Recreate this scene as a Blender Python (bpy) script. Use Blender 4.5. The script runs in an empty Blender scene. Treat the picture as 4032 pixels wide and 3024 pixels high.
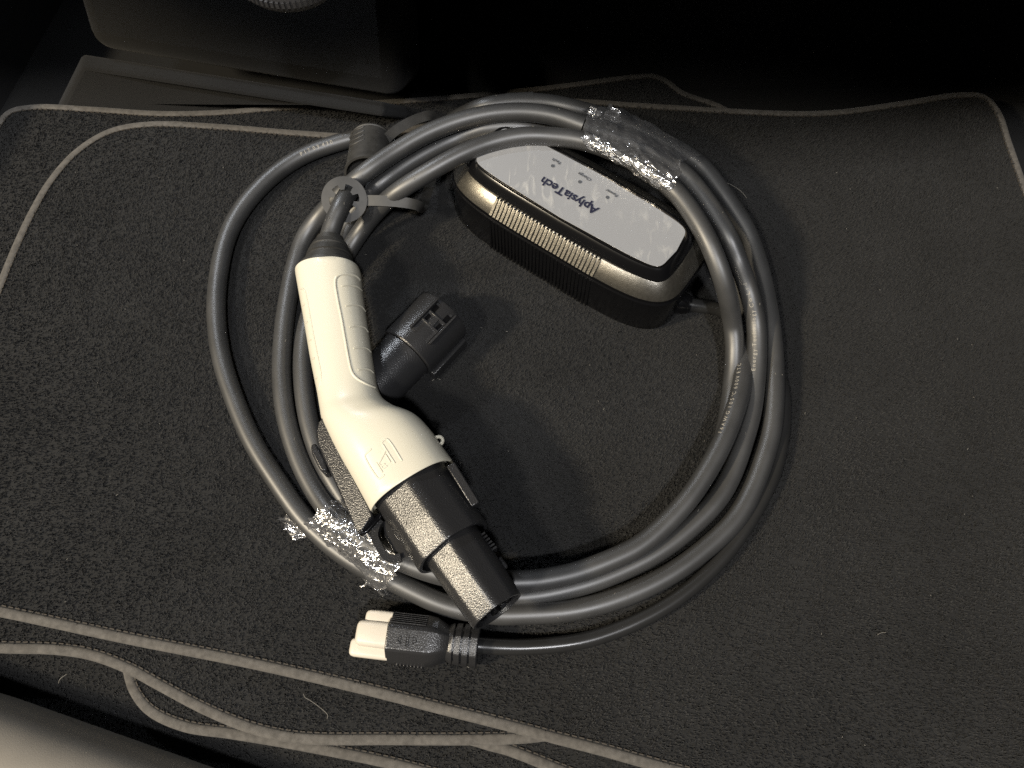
import bpy, bmesh, math, random
import numpy as np
from mathutils import Vector, Matrix
from mathutils.bvhtree import BVHTree
from mathutils.geometry import tessellate_polygon

random.seed(7)
rng = np.random.default_rng(7)
scene = bpy.context.scene
col = scene.collection

# ------------------------------------------------------------------ camera
D = 0.50                      # camera to the mat along the optical axis
TILT = math.radians(22.0)
FPX = 2989.4                  # focal length in photograph pixels (4032 wide)
CAM = Vector((0, -D * math.sin(TILT), D * math.cos(TILT)))
cd = bpy.data.cameras.new('camera')
cd.sensor_width = 36.0
cd.lens = 36.0 * FPX / 4032.0
cd.clip_start = 0.01
cd.clip_end = 50.0
cam = bpy.data.objects.new('camera', cd)
cam.location = CAM
cam.rotation_euler = (TILT, 0, 0)
col.objects.link(cam)
scene.camera = cam

# ------------------------------------------------------------------ world, lamps, exposure
world = bpy.data.worlds.new('World')
scene.world = world
world.use_nodes = True
wb = world.node_tree.nodes['Background']
wb.inputs[0].default_value = (0.75, 0.80, 1.0, 1)
wb.inputs[1].default_value = 0.009

def area_lamp(name, loc, target, size, size_y, power, color):
    ld = bpy.data.lights.new(name, 'AREA')
    ld.shape = 'RECTANGLE'
    ld.size = size
    ld.size_y = size_y
    ld.energy = power
    ld.color = color
    o = bpy.data.objects.new(name, ld)
    o.location = loc
    o.rotation_euler = (Vector(target) - Vector(loc)).to_track_quat('-Z', 'Y').to_euler()
    col.objects.link(o)
    return o

L_WARM = Vector((-2.60, -1.05, 2.25))
L_COOL = Vector((0.45, -1.65, 3.00))
L_MID = Vector((-1.30, -1.35, 2.60))
area_lamp('garage_lamp_warm', L_WARM, (0, 0, 0), 0.26, 0.26, 150, (1.0, 0.86, 0.64))
area_lamp('softening_lamp', L_MID, (0, 0, 0), 0.25, 0.25, 48, (1.0, 0.95, 0.86))  # added lamp, softens the shadows of the other two
area_lamp('garage_lamp_cool', L_COOL, (0, 0.05, 0), 0.20, 0.20, 74, (0.98, 0.98, 1.0))
# small unseen lamp, set up on the left to give cool highlights
cl = area_lamp('upper_left_lamp', Vector((-0.34, 0.40, 0.46)), (-0.06, 0.02, 0), 0.05, 0.03, 0.42, (0.88, 0.93, 1.0))
cl.data.spread = math.radians(105)


scene.view_settings.view_transform = 'Standard'
scene.view_settings.look = 'None'
scene.view_settings.exposure = 0.0
scene.view_settings.gamma = 1.0
scene.cycles.use_denoising = False
scene.cycles.max_bounces = 8
scene.cycles.transparent_max_bounces = 16

# ------------------------------------------------------------------ helpers
def W(u, v, z=0.0):
    """photograph pixel -> point on the horizontal plane at height z"""
    f = Vector((0, math.sin(TILT), -math.cos(TILT)))
    up = Vector((0, math.cos(TILT), math.sin(TILT)))
    d = f * FPX + Vector((1, 0, 0)) * (u - 2016) + up * (1512 - v)
    return CAM + d * ((z - CAM.z) / d.z)

def ray(u, v):
    f = Vector((0, math.sin(TILT), -math.cos(TILT)))
    up = Vector((0, math.cos(TILT), math.sin(TILT)))
    return (f * FPX + Vector((1, 0, 0)) * (u - 2016) + up * (1512 - v)).normalized()

def new_obj(name, verts, faces, mat, parent=None, smooth=True, angle=35):
    me = bpy.data.meshes.new(name)
    me.from_pydata([tuple(v) for v in verts], [], faces)
    me.validate()
    me.update()
    if mat:
        me.materials.append(mat)
    if smooth:
        me.shade_smooth()
        me.set_sharp_from_angle(angle=math.radians(angle))
    o = bpy.data.objects.new(name, me)
    col.objects.link(o)
    if parent:
        o.parent = parent
        o.matrix_parent_inverse = parent.matrix_world.inverted()
    return o

def empty(name, loc):
    o = bpy.data.objects.new(name, None)
    o.location = loc
    o.empty_display_size = 0.02
    col.objects.link(o)
    bpy.context.view_layer.update()
    return o

def tag(o, label=None, cat=None, group=None, kind=None):
    if label: o['label'] = label
    if cat: o['category'] = cat
    if group: o['group'] = group
    if kind: o['kind'] = kind
    return o

def recalc(o):
    bm = bmesh.new()
    bm.from_mesh(o.data)
    bmesh.ops.remove_doubles(bm, verts=bm.verts, dist=1e-7)
    bmesh.ops.recalc_face_normals(bm, faces=bm.faces)
    bm.to_mesh(o.data)
    bm.free()
    return o

def bevel(o, w, seg=2, angle=30):
    m = o.modifiers.new('bevel', 'BEVEL')
    m.width = w
    m.segments = seg
    m.limit_method = 'ANGLE'
    m.angle_limit = math.radians(angle)
    m.harden_normals = False
    return o

def catmull(pts, n=8, closed=False):
    P = [np.array(p, float) for p in pts]
    out = []
    m = len(P)
    rngi = range(m) if closed else range(m - 1)
    for i in rngi:
        if closed:
            p0, p1, p2, p3 = P[(i - 1) % m], P[i], P[(i + 1) % m], P[(i + 2) % m]
        else:
            p1, p2 = P[i], P[i + 1]
            p0 = P[i - 1] if i > 0 else 2 * p1 - p2
            p3 = P[i + 2] if i + 2 < m else 2 * p2 - p1
        # centripetal
        t0 = 0.0
        t1 = t0 + max(np.linalg.norm(p1 - p0) ** 0.5, 1e-5)
        t2 = t1 + max(np.linalg.norm(p2 - p1) ** 0.5, 1e-5)
        t3 = t2 + max(np.linalg.norm(p3 - p2) ** 0.5, 1e-5)
        for k in range(n):
            t = t1 + (t2 - t1) * k / n
            A1 = (t1 - t) / (t1 - t0) * p0 + (t - t0) / (t1 - t0) * p1
            A2 = (t2 - t) / (t2 - t1) * p1 + (t - t1) / (t2 - t1) * p2
            A3 = (t3 - t) / (t3 - t2) * p2 + (t - t2) / (t3 - t2) * p3
            B1 = (t2 - t) / (t2 - t0) * A1 + (t - t0) / (t2 - t0) * A2
            B2 = (t3 - t) / (t3 - t1) * A2 + (t - t1) / (t3 - t1) * A3
            out.append((t2 - t) / (t2 - t1) * B1 + (t - t1) / (t2 - t1) * B2)
    if not closed:
        out.append(P[-1])
    return out

def smooth_path(pts, it=2):
    P = np.array(pts)
    for _ in range(it):
        Q = P.copy()
        Q[1:-1] = 0.25 * P[:-2] + 0.5 * P[1:-1] + 0.25 * P[2:]
        P = Q
    return P

def frames(path, closed=False):
    """tangent, side (horizontal), up at each point, keeping 'up' near +z"""
    P = np.array(path)
    if closed:
        T = np.roll(P, -1, 0) - np.roll(P, 1, 0)
    else:
        T = np.gradient(P, axis=0)
    T /= np.linalg.norm(T, axis=1)[:, None] + 1e-12
    Z = np.array([0, 0, 1.0])
    S = np.cross(Z, T)
    n = np.linalg.norm(S, axis=1)[:, None]
    S = S / np.maximum(n, 1e-6)
    U = np.cross(T, S)
    return P, T, S, U

def tube_geo(path, r, nseg=16, closed=False, ry=None, cap=True, profile=None):
    P, T, S, U = frames(path, closed)
    n = len(P)
    rr = np.full(n, r) if np.isscalar(r) else np.array(r)
    verts, faces = [], []
    if profile is None:
        th = [2 * math.pi * k / nseg for k in range(nseg)]
        profile = [(math.cos(a), math.sin(a) * (ry / r if (ry and np.isscalar(r)) else 1.0)) for a in th]
    m = len(profile)
    for i in range(n):
        for (a, b) in profile:
            verts.append(P[i] + S[i] * a * rr[i] + U[i] * b * rr[i])
    rng_i = range(n) if closed else range(n - 1)
    for i in rng_i:
        j = (i + 1) % n
        for k in range(m):
            l = (k + 1) % m
            faces.append((i * m + k, i * m + l, j * m + l, j * m + k))
    if cap and not closed:
        faces.append(tuple(reversed(range(m))))
        faces.append(tuple(range((n - 1) * m, n * m)))
    return verts, faces

def join_geo(parts):
    V, Fs = [], []
    for v, f in parts:
        o = len(V)
        V += list(v)
        Fs += [tuple(i + o for i in q) for q in f]
    return V, Fs

def loft_geo(rings, cap0=True, cap1=True, closed=True):
    m = len(rings[0])
    V, Fs = [], []
    for r in rings:
        V += list(r)
    for i in range(len(rings) - 1):
        for k in range(m if closed else m - 1):
            l = (k + 1) % m
            Fs.append((i * m + k, i * m + l, (i + 1) * m + l, (i + 1) * m + k))
    if cap0: Fs.append(tuple(reversed(range(m))))
    if cap1: Fs.append(tuple(range((len(rings) - 1) * m, len(rings) * m)))
    return V, Fs

def revolve_geo(origin, axis, profile, nseg=48, flat=None, cap0=True, cap1=True):
    """profile: list of (distance along axis, radius)"""
    a = Vector(axis).normalized()
    s = a.cross(Vector((0, 0, 1)))
    if s.length < 1e-4: s = Vector((1, 0, 0))
    s.normalize()
    u = s.cross(a).normalized()
    rings = []
    for d, r in profile:
        ring = []
        for k in range(nseg):
            t = 2 * math.pi * k / nseg
            q = r
            if flat:
                for (t0, half) in flat:
                    dt = (t - t0 + math.pi) % (2 * math.pi) - math.pi
                    if abs(dt) < half:
                        q = r * math.cos(half) / math.cos(dt)
            ring.append(Vector(origin) + a * d + s * (math.cos(t) * q) + u * (math.sin(t) * q))
        rings.append(ring)
    return loft_geo(rings, cap0, cap1)

def prism_geo(poly, z0, z1):
    """poly: list of xy points; simple prism with n-gon caps"""
    n = len(poly)
    V = [Vector((p[0], p[1], z0)) for p in poly] + [Vector((p[0], p[1], z1)) for p in poly]
    Fs = [(i, (i + 1) % n, n + (i + 1) % n, n + i) for i in range(n)]
    Fs += [tuple(reversed(range(n))), tuple(range(n, 2 * n))]
    return V, Fs

def box_geo(c, ex, ey, ez, sx, sy, sz):
    c = Vector(c)
    V = []
    for k in (-1, 1):
        for j in (-1, 1):
            for i in (-1, 1):
                V.append(c + Vector(ex) * (i * sx / 2) + Vector(ey) * (j * sy / 2) + Vector(ez) * (k * sz / 2))
    return V, [(0, 2, 3, 1), (4, 5, 7, 6), (0, 1, 5, 4), (2, 6, 7, 3), (0, 4, 6, 2), (1, 3, 7, 5)]

def text_geo(s, size, mapper, bold=0.028):
    cu = bpy.data.curves.new('t', 'FONT')
    cu.body = s
    cu.size = size
    cu.align_x = 'CENTER'
    cu.align_y = 'CENTER'
    cu.resolution_u = 3
    cu.offset = size * bold
    o = bpy.data.objects.new('t', cu)
    col.objects.link(o)
    bpy.context.view_layer.update()
    dg = bpy.context.evaluated_depsgraph_get()
    me = bpy.data.meshes.new_from_object(o.evaluated_get(dg))
    V = [mapper(v.co.x, v.co.y) for v in me.vertices]
    Fs = [tuple(p.vertices) for p in me.polygons]
    bpy.data.objects.remove(o)
    bpy.data.curves.remove(cu)
    bpy.data.meshes.remove(me)
    return V, Fs

# ------------------------------------------------------------------ materials
def material(name, color, rough=0.5, metallic=0.0, spec=0.5, bump=None, bump_strength=0.2, bump_dist=0.0003,
             vary=0.0, vary_scale=60.0, sheen=0.0, coat=0.0, coat_rough=0.1, detail=4.0, rough_vary=0.0):
    m = bpy.data.materials.new(name)
    m.use_nodes = True
    nt = m.node_tree
    b = nt.nodes['Principled BSDF']
    b.inputs['Base Color'].default_value = (*color, 1)
    b.inputs['Roughness'].default_value = rough
    b.inputs['Metallic'].default_value = metallic
    b.inputs['Specular IOR Level'].default_value = spec
    if sheen:
        b.inputs['Sheen Weight'].default_value = sheen
        b.inputs['Sheen Roughness'].default_value = 0.5
    if coat:
        b.inputs['Coat Weight'].default_value = coat
        b.inputs['Coat Roughness'].default_value = coat_rough
    tc = nt.nodes.new('ShaderNodeTexCoord')
    if vary:
        n = nt.nodes.new('ShaderNodeTexNoise')
        n.inputs['Scale'].default_value = vary_scale
        n.inputs['Detail'].default_value = detail
        nt.links.new(tc.outputs['Object'], n.inputs['Vector'])
        r = nt.nodes.new('ShaderNodeValToRGB')
        r.color_ramp.elements[0].position = 0.3
        r.color_ramp.elements[1].position = 0.72
        r.color_ramp.elements[0].color = (*[c * (1 - vary) for c in color], 1)
        r.color_ramp.elements[1].color = (*[min(1, c * (1 + vary)) for c in color], 1)
        nt.links.new(n.outputs['Fac'], r.inputs['Fac'])
        nt.links.new(r.outputs['Color'], b.inputs['Base Color'])
        if rough_vary:
            mr = nt.nodes.new('ShaderNodeMapRange')
            mr.inputs['To Min'].default_value = rough - rough_vary
            mr.inputs['To Max'].default_value = rough + rough_vary
            nt.links.new(n.outputs['Fac'], mr.inputs['Value'])
            nt.links.new(mr.outputs['Result'], b.inputs['Roughness'])
    if bump:
        n = nt.nodes.new('ShaderNodeTexNoise')
        n.inputs['Scale'].default_value = bump
        n.inputs['Detail'].default_value = 2.0
        nt.links.new(tc.outputs['Object'], n.inputs['Vector'])
        bp = nt.nodes.new('ShaderNodeBump')
        bp.inputs['Strength'].default_value = bump_strength
        bp.inputs['Distance'].default_value = bump_dist
        nt.links.new(n.outputs['Fac'], bp.inputs['Height'])
        nt.links.new(bp.outputs['Normal'], b.inputs['Normal'])
    return m

def carpet_material(name, dark, light, scale=900, patch=14):
    m = bpy.data.materials.new(name)
    m.use_nodes = True
    nt = m.node_tree
    b = nt.nodes['Principled BSDF']
    b.inputs['Roughness'].default_value = 0.95
    b.inputs['Specular IOR Level'].default_value = 0.1
    b.inputs['Sheen Weight'].default_value = 0.05
    b.inputs['Sheen Roughness'].default_value = 0.6
    tc = nt.nodes.new('ShaderNodeTexCoord')
    n = nt.nodes.new('ShaderNodeTexNoise')
    n.inputs['Scale'].default_value = scale
    n.inputs['Detail'].default_value = 3
    n2 = nt.nodes.new('ShaderNodeTexNoise')
    n2.inputs['Scale'].default_value = patch
    n2.inputs['Detail'].default_value = 3
    for q in (n, n2):
        nt.links.new(tc.outputs['Object'], q.inputs['Vector'])
    mx = nt.nodes.new('ShaderNodeMath'); mx.operation = 'MULTIPLY_ADD'
    nt.links.new(n2.outputs['Fac'], mx.inputs[0]); mx.inputs[1].default_value = 0.55
    nt.links.new(n.outputs['Fac'], mx.inputs[2])
    r = nt.nodes.new('ShaderNodeValToRGB')
    r.color_ramp.elements[0].position = 0.45; r.color_ramp.elements[0].color = (*dark, 1)
    r.color_ramp.elements[1].position = 1.0; r.color_ramp.elements[1].color = (*light, 1)
    nt.links.new(mx.outputs[0], r.inputs['Fac'])
    nt.links.new(r.outputs['Color'], b.inputs['Base Color'])
    bp = nt.nodes.new('ShaderNodeBump')
    bp.inputs['Strength'].default_value = 0.4
    bp.inputs['Distance'].default_value = 0.0003
    nt.links.new(n.outputs['Fac'], bp.inputs['Height'])
    nt.links.new(bp.outputs['Normal'], b.inputs['Normal'])
    return m

M = {}
M['mat_pile'] = carpet_material('mat_pile', (0.008, 0.008, 0.008), (0.022, 0.022, 0.022), 2600, 16)
M['fibre'] = carpet_material('fibre', (0.008, 0.008, 0.008), (0.034, 0.034, 0.034), 5200, 13)
M['trunk_carpet'] = carpet_material('trunk_carpet', (0.006, 0.006, 0.006), (0.018, 0.018, 0.018), 2200, 9)
M['binding'] = material('binding', (0.086, 0.080, 0.072), 0.85, spec=0.2, bump=2500, bump_strength=0.5, vary=0.25, vary_scale=300, sheen=0.1)
M['thread'] = material('thread', (0.055, 0.048, 0.040), 0.8, spec=0.2)
M['sill'] = material('sill', (0.22, 0.20, 0.17), 0.6, spec=0.3, bump=1500, bump_strength=0.25, vary=0.08, vary_scale=40)
M['cable'] = material('cable', (0.032, 0.032, 0.032), 0.45, spec=0.8, bump=700, bump_strength=0.05, vary=0.18, vary_scale=45, rough_vary=0.07, coat=0.35, coat_rough=0.5)
M['cord'] = material('cord', (0.018, 0.018, 0.018), 0.28, spec=0.5, vary=0.1, vary_scale=40, rough_vary=0.05)
M['white_plastic'] = material('white_plastic', (0.55, 0.52, 0.425), 0.34, spec=0.4, bump=2600, bump_strength=0.04)
M['black_plastic'] = material('black_plastic', (0.018, 0.018, 0.019), 0.27, spec=0.6, bump=1300, bump_strength=0.5, bump_dist=0.0004)
M['dark_plastic'] = material('dark_plastic', (0.020, 0.020, 0.021), 0.30, spec=0.55, bump=1300, bump_strength=0.4, bump_dist=0.0004)
M['gloss_black'] = material('gloss_black', (0.0035, 0.0035, 0.004), 0.20, spec=0.45, bump=300, bump_strength=0.02)
M['satin_band'] = material('satin_band', (0.13, 0.122, 0.105), 0.30, metallic=0.85, bump=1800, bump_strength=0.2, vary=0.15, vary_scale=500)
M['chrome_line'] = material('chrome_line', (0.35, 0.33, 0.30), 0.2, metallic=1.0)
M['rubber'] = material('rubber', (0.030, 0.029, 0.027), 0.5, spec=0.4, bump=600, bump_strength=0.08, vary=0.3, vary_scale=120)
M['print_dark'] = material('print_dark', (0.012, 0.013, 0.03), 0.5)
M['print_grey'] = material('print_grey', (0.06, 0.065, 0.075), 0.5)
M['print_light'] = material('print_light', (0.30, 0.28, 0.24), 0.6)
M['cream_plastic'] = material('cream_plastic', (0.52, 0.475, 0.40), 0.38, spec=0.4)
M['brass'] = material('brass', (0.5, 0.45, 0.35), 0.25, metallic=1.0)
M['pouch'] = material('pouch', (0.045, 0.042, 0.04), 0.7, bump=900, bump_strength=0.5)
M['lint'] = material('lint', (0.16, 0.15, 0.13), 0.8)

def label_material():
    m = material('label_silver', (0.24, 0.245, 0.255), 0.42, spec=0.5, bump=4000, bump_strength=0.03)
    nt = m.node_tree
    b = nt.nodes['Principled BSDF']
    b.inputs['Coat Weight'].default_value = 1.0
    b.inputs['Coat Roughness'].default_value = 0.12
    tc = [n for n in nt.nodes if n.type == 'TEX_COORD'][0]
    n = nt.nodes.new('ShaderNodeTexNoise'); n.inputs['Scale'].default_value = 130; n.inputs['Detail'].default_value = 5
    n.inputs['Distortion'].default_value = 1.2
    nt.links.new(tc.outputs['Object'], n.inputs['Vector'])
    bp = nt.nodes.new('ShaderNodeBump'); bp.inputs['Strength'].default_value = 0.5; bp.inputs['Distance'].default_value = 0.0012
    nt.links.new(n.outputs['Fac'], bp.inputs['Height'])
    nt.links.new(bp.outputs['Normal'], b.inputs['Coat Normal'])
    return m
M['label'] = label_material()

def film_material(name='clear_film', fac=0.30, milky=0.05, rough=0.20, depth=0.0035):
    """thin clear film: mostly see-through, glossy, creased"""
    m = bpy.data.materials.new(name)
    m.use_nodes = True
    nt = m.node_tree
    nt.nodes.clear()
    N = nt.nodes.new
    out = N('ShaderNodeOutputMaterial')
    tr = N('ShaderNodeBsdfTransparent'); tr.inputs[0].default_value = (0.95, 0.96, 0.97, 1)
    gl = N('ShaderNodeBsdfGlossy'); gl.inputs['Roughness'].default_value = rough
    gl.inputs[0].default_value = (1, 1, 1, 1)
    df = N('ShaderNodeBsdfDiffuse'); df.inputs[0].default_value = (0.8, 0.8, 0.82, 1)
    tc = N('ShaderNodeTexCoord')
    def ridge(scale, dist):
        n = N('ShaderNodeTexNoise'); n.inputs['Scale'].default_value = scale; n.inputs['Detail'].default_value = 1.5
        n.inputs['Distortion'].default_value = dist
        nt.links.new(tc.outputs['Object'], n.inputs['Vector'])
        s1 = N('ShaderNodeMath'); s1.operation = 'SUBTRACT'; s1.inputs[1].default_value = 0.5
        nt.links.new(n.outputs['Fac'], s1.inputs[0])
        s2 = N('ShaderNodeMath'); s2.operation = 'ABSOLUTE'
        nt.links.new(s1.outputs[0], s2.inputs[0])
        return s2
    a = ridge(80, 1.0); b = ridge(190, 0.6)
    ad = N('ShaderNodeMath'); ad.operation = 'MULTIPLY_ADD'; ad.inputs[1].default_value = 0.45
    nt.links.new(b.outputs[0], ad.inputs[0]); nt.links.new(a.outputs[0], ad.inputs[2])
    bp = N('ShaderNodeBump'); bp.inputs['Strength'].default_value = 1.0; bp.inputs['Distance'].default_value = depth
    nt.links.new(ad.outputs[0], bp.inputs['Height'])
    nt.links.new(bp.outputs['Normal'], gl.inputs['Normal'])
    lw = N('ShaderNodeLayerWeight'); lw.inputs['Blend'].default_value = 0.35
    mr = N('ShaderNodeMapRange'); mr.inputs['To Min'].default_value = fac; mr.inputs['To Max'].default_value = 0.8 if fac > 0.2 else 0.25
    nt.links.new(lw.outputs['Fresnel'], mr.inputs['Value'])
    m1 = N('ShaderNodeMixShader')
    nt.links.new(mr.outputs['Result'], m1.inputs[0])
    nt.links.new(tr.outputs[0], m1.inputs[1]); nt.links.new(gl.outputs[0], m1.inputs[2])
    m2 = N('ShaderNodeMixShader'); m2.inputs[0].default_value = milky
    nt.links.new(m1.outputs[0], m2.inputs[1]); nt.links.new(df.outputs[0], m2.inputs[2])
    nt.links.new(m2.outputs[0], out.inputs[0])
    return m
M['film'] = film_material()

def label_film_glints_material():
    """clear protective film with pale streaks painted for the glints of its creases"""
    m = bpy.data.materials.new('label_film_glints')
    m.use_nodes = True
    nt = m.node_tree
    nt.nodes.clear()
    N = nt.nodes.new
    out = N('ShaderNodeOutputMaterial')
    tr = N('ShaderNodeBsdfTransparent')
    df = N('ShaderNodeBsdfDiffuse'); df.inputs[0].default_value = (0.75, 0.74, 0.70, 1)  # white diffuse in place of the wrinkle glints
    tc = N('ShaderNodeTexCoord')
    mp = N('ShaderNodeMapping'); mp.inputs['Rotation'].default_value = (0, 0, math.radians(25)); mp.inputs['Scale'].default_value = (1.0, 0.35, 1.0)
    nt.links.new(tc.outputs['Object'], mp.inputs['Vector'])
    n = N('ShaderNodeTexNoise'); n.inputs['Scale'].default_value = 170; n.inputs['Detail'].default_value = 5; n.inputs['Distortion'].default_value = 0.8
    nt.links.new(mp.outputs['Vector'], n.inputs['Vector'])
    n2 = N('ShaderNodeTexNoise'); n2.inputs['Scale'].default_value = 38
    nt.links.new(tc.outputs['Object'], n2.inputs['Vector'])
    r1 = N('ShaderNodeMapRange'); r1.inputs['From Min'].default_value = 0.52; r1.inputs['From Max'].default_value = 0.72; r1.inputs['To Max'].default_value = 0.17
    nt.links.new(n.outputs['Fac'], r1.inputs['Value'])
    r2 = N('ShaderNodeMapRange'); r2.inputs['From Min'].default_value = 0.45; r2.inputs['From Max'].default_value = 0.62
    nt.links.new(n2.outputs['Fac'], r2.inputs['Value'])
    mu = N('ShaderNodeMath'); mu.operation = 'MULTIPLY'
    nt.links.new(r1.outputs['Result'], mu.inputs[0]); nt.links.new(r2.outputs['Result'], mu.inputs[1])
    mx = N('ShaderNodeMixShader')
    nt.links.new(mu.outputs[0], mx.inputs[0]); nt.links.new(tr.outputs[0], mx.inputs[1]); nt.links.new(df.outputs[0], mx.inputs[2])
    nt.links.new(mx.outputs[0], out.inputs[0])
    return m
M['label_film_glints'] = label_film_glints_material()

# ------------------------------------------------------------------ the trunk (setting)
FLOOR_Z = -0.030
UP0 = Vector((0, 0, 1))
def sheet(name, pts, mat, thick=0.0):
    return new_obj(name, pts, [tuple(range(len(pts)))], mat, smooth=False)

o = new_obj('trunk_floor', [(-1.2, -0.9, FLOOR_Z), (1.2, -0.9, FLOOR_Z), (1.2, 0.95, FLOOR_Z), (-1.2, 0.95, FLOOR_Z)], [(0, 1, 2, 3)], M['trunk_carpet'], smooth=False)
tag(o, kind='structure')

# carpeted flap sloping up from the floor to the seat back
fa = W(217, 425, FLOOR_Z); fb = W(326, 204, 0.035)
fc = W(2100, 500, 0.035); fd = W(2300, 640, FLOOR_Z)
ext = (fc - fb).normalized()
fc = fb + ext * 0.232
fd = W(1640, 425, FLOOR_Z)
def slab(name, quad, n, thick, mat, bw):
    n = Vector(n)
    V = [Vector(q) for q in quad] + [Vector(q) - n * thick for q in quad]
    F_ = [(0, 1, 2, 3), (7, 6, 5, 4), (0, 4, 5, 1), (1, 5, 6, 2), (2, 6, 7, 3), (3, 7, 4, 0)]
    o = recalc(new_obj(name, V, F_, mat, angle=50))
    if bw: bevel(o, bw, 4)
    return o
nrm = (fd - fa).cross(fb - fa).normalized()
if nrm.z < 0: nrm = -nrm
o = slab('seat_flap', [fa, fd, fc, fb], nrm, 0.012, M['trunk_carpet'], 0.004)
tag(o, kind='structure')
# seat back standing over the flap
sa = W(350, 198, 0.042); sb = sa + ext * 0.236
upv = (W(400, 20, 0.20) - sa)
upd = Vector((0.02, 0.50, 0.85)).normalized()
nrm2 = ext.cross(upd).normalized()
if nrm2.y > 0: nrm2 = -nrm2
o = slab('seat_back', [sa, sb, sb + upd * 0.6, sa + upd * 0.6], nrm2, 0.06, M['trunk_carpet'], 0.014)
tag(o, kind='structure')
# the other part of the split seat back, in the dark
sc_ = sa + ext * 0.240 + Vector((0, 0.07, 0)); sd_2 = sc_ + Vector((1, 0.02, 0)) * 1.1
n4 = Vector((0, -0.9, 0.4)).normalized()
o = slab('seat_back', [sc_ - UP0 * 0.08, sd_2 - UP0 * 0.08, sd_2 + upd * 0.6, sc_ + upd * 0.6], n4, 0.06, M['trunk_carpet'], 0.012)
tag(o, kind='structure')
# carpeted side wall on the left
wa = W(-260, 900, FLOOR_Z); wb_ = W(120, 230, FLOOR_Z)
wdir = (wb_ - wa).normalized()
n3 = Vector((wdir.y, -wdir.x, 0)).normalized()
upw = (Vector((0, 0, 1)) - n3 * 0.18).normalized()
o = slab('trunk_side_wall', [wa - wdir * 0.3, wa + wdir * 0.9, wa + wdir * 0.9 + upw * 0.10, wa - wdir * 0.3 + upw * 0.10], n3, 0.02, M['trunk_carpet'], 0.0)
tag(o, kind='structure')

# plastic loading sill, bottom left: rounded edge towards the carpet
s0 = W(0, 2872, -0.002); s1 = W(480, 3045, -0.002)
sd = (s1 - s0).normalized(); sn = Vector((-sd.y, sd.x, 0)).normalized()   # sn points to the carpet
prof = [(0.0, -0.05), (0.0, -0.012)]
R_ = 0.034
for k in range(0, 13):
    a = math.pi / 2 * k / 12
    prof.append((-R_ + R_ * math.cos(a), -0.012 + R_ * math.sin(a)))
prof += [(-0.12, 0.028), (-0.12, -0.05)]
rings = []
for q in (s0 - sd * 0.3, s1 + sd * 0.3):
    rings.append([q + sn * (a + 0.012) + Vector((0, 0, b)) for a, b in prof])
V_, F_ = loft_geo(rings)
o = recalc(new_obj('loading_sill', V_, F_, M['sill'], angle=25))
tag(o, kind='structure')

# unseen stand-in for the car roof, edge shaped to shade the far end
zr = 0.50
edge_px = [(-900, 0, 0.25), (700, 100, 0.12), (1100, 245, 0.07), (1560, 415, 0.0), (2000, 470, 0.0), (2400, 545, 0.0), (2750, 612, 0.0), (3200, 600, 0.0), (3650, 545, 0.0), (4060, 485, 0.0), (4800, 380, 0.0)]
edge = []
for u, v, z in edge_px:
    p = W(u, v, z)
    k = (zr - p.z) / (L_COOL.z - p.z)
    edge.append(p + (L_COOL - p) * k)
wedge = []
def on_seat(u, v):
    d = ray(u, v)
    return CAM + d * ((sa - CAM).dot(nrm2) / d.dot(nrm2))
for p in [on_seat(480, 20), on_seat(620, 110), on_seat(950, 255), on_seat(1300, 385), W(1500, 430, 0), W(2000, 470, 0), W(2400, 530, 0), W(2750, 580, 0), W(3200, 575, 0), W(3650, 520, 0), W(4100, 460, 0)]:
    wedge.append(p + (L_WARM - p) * ((zr - p.z) / (L_WARM.z - p.z)))
left = wedge[0]
wedge = [w for w in wedge if w.x < edge[2].x - 0.06]
edge = [Vector((-2.6, left.y + 0.25, zr)), Vector((left.x - 0.25, left.y + 0.15, zr))] + wedge + edge[2:]
edge = [Vector(e) for e in catmull(edge, 6)]
V_ = []
for e in edge: V_.append((e.x, e.y, zr))
for e in edge: V_.append((e.x, 1.8, zr))
n = len(edge)
F_ = [(i, i + 1, n + i + 1, n + i) for i in range(n - 1)]
V2 = V_ + [(x, y, z + 0.03) for x, y, z in V_]
F2 = F_ + [tuple(i + 2 * n for i in reversed(f)) for f in F_]
F2 += [(i, 2 * n + i, 2 * n + i + 1, i + 1) for i in range(n - 1)]
o = recalc(new_obj('roof_shade_blocker', V2, F2, M['trunk_carpet'], smooth=False))
tag(o, kind='structure')

# ------------------------------------------------------------------ floor mats
def inside(poly, pts):
    x, y = pts[:, 0], pts[:, 1]
    c = np.zeros(len(pts), bool)
    n = len(poly)
    j = n - 1
    for i in range(n):
        xi, yi = poly[i][0], poly[i][1]
        xj, yj = poly[j][0], poly[j][1]
        cond = ((yi > y) != (yj > y)) & (x < (xj - xi) * (y - yi) / (yj - yi + 1e-15) + xi)
        c ^= cond
        j = i
    return c

def visible_mask(pts, z, pad=80):
    f = np.array([0, math.sin(TILT), -math.cos(TILT)]); up = np.array([0, math.cos(TILT), math.sin(TILT)])
    q = np.column_stack([pts[:, 0], pts[:, 1], np.full(len(pts), z)]) - np.array(CAM)
    w = q @ f
    u = 2016 + FPX * q[:, 0] / w
    v = 1512 - FPX * (q @ up) / w
    return (u > -pad) & (u < 4032 + pad) & (v > -pad) & (v < 3024 + pad)

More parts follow.
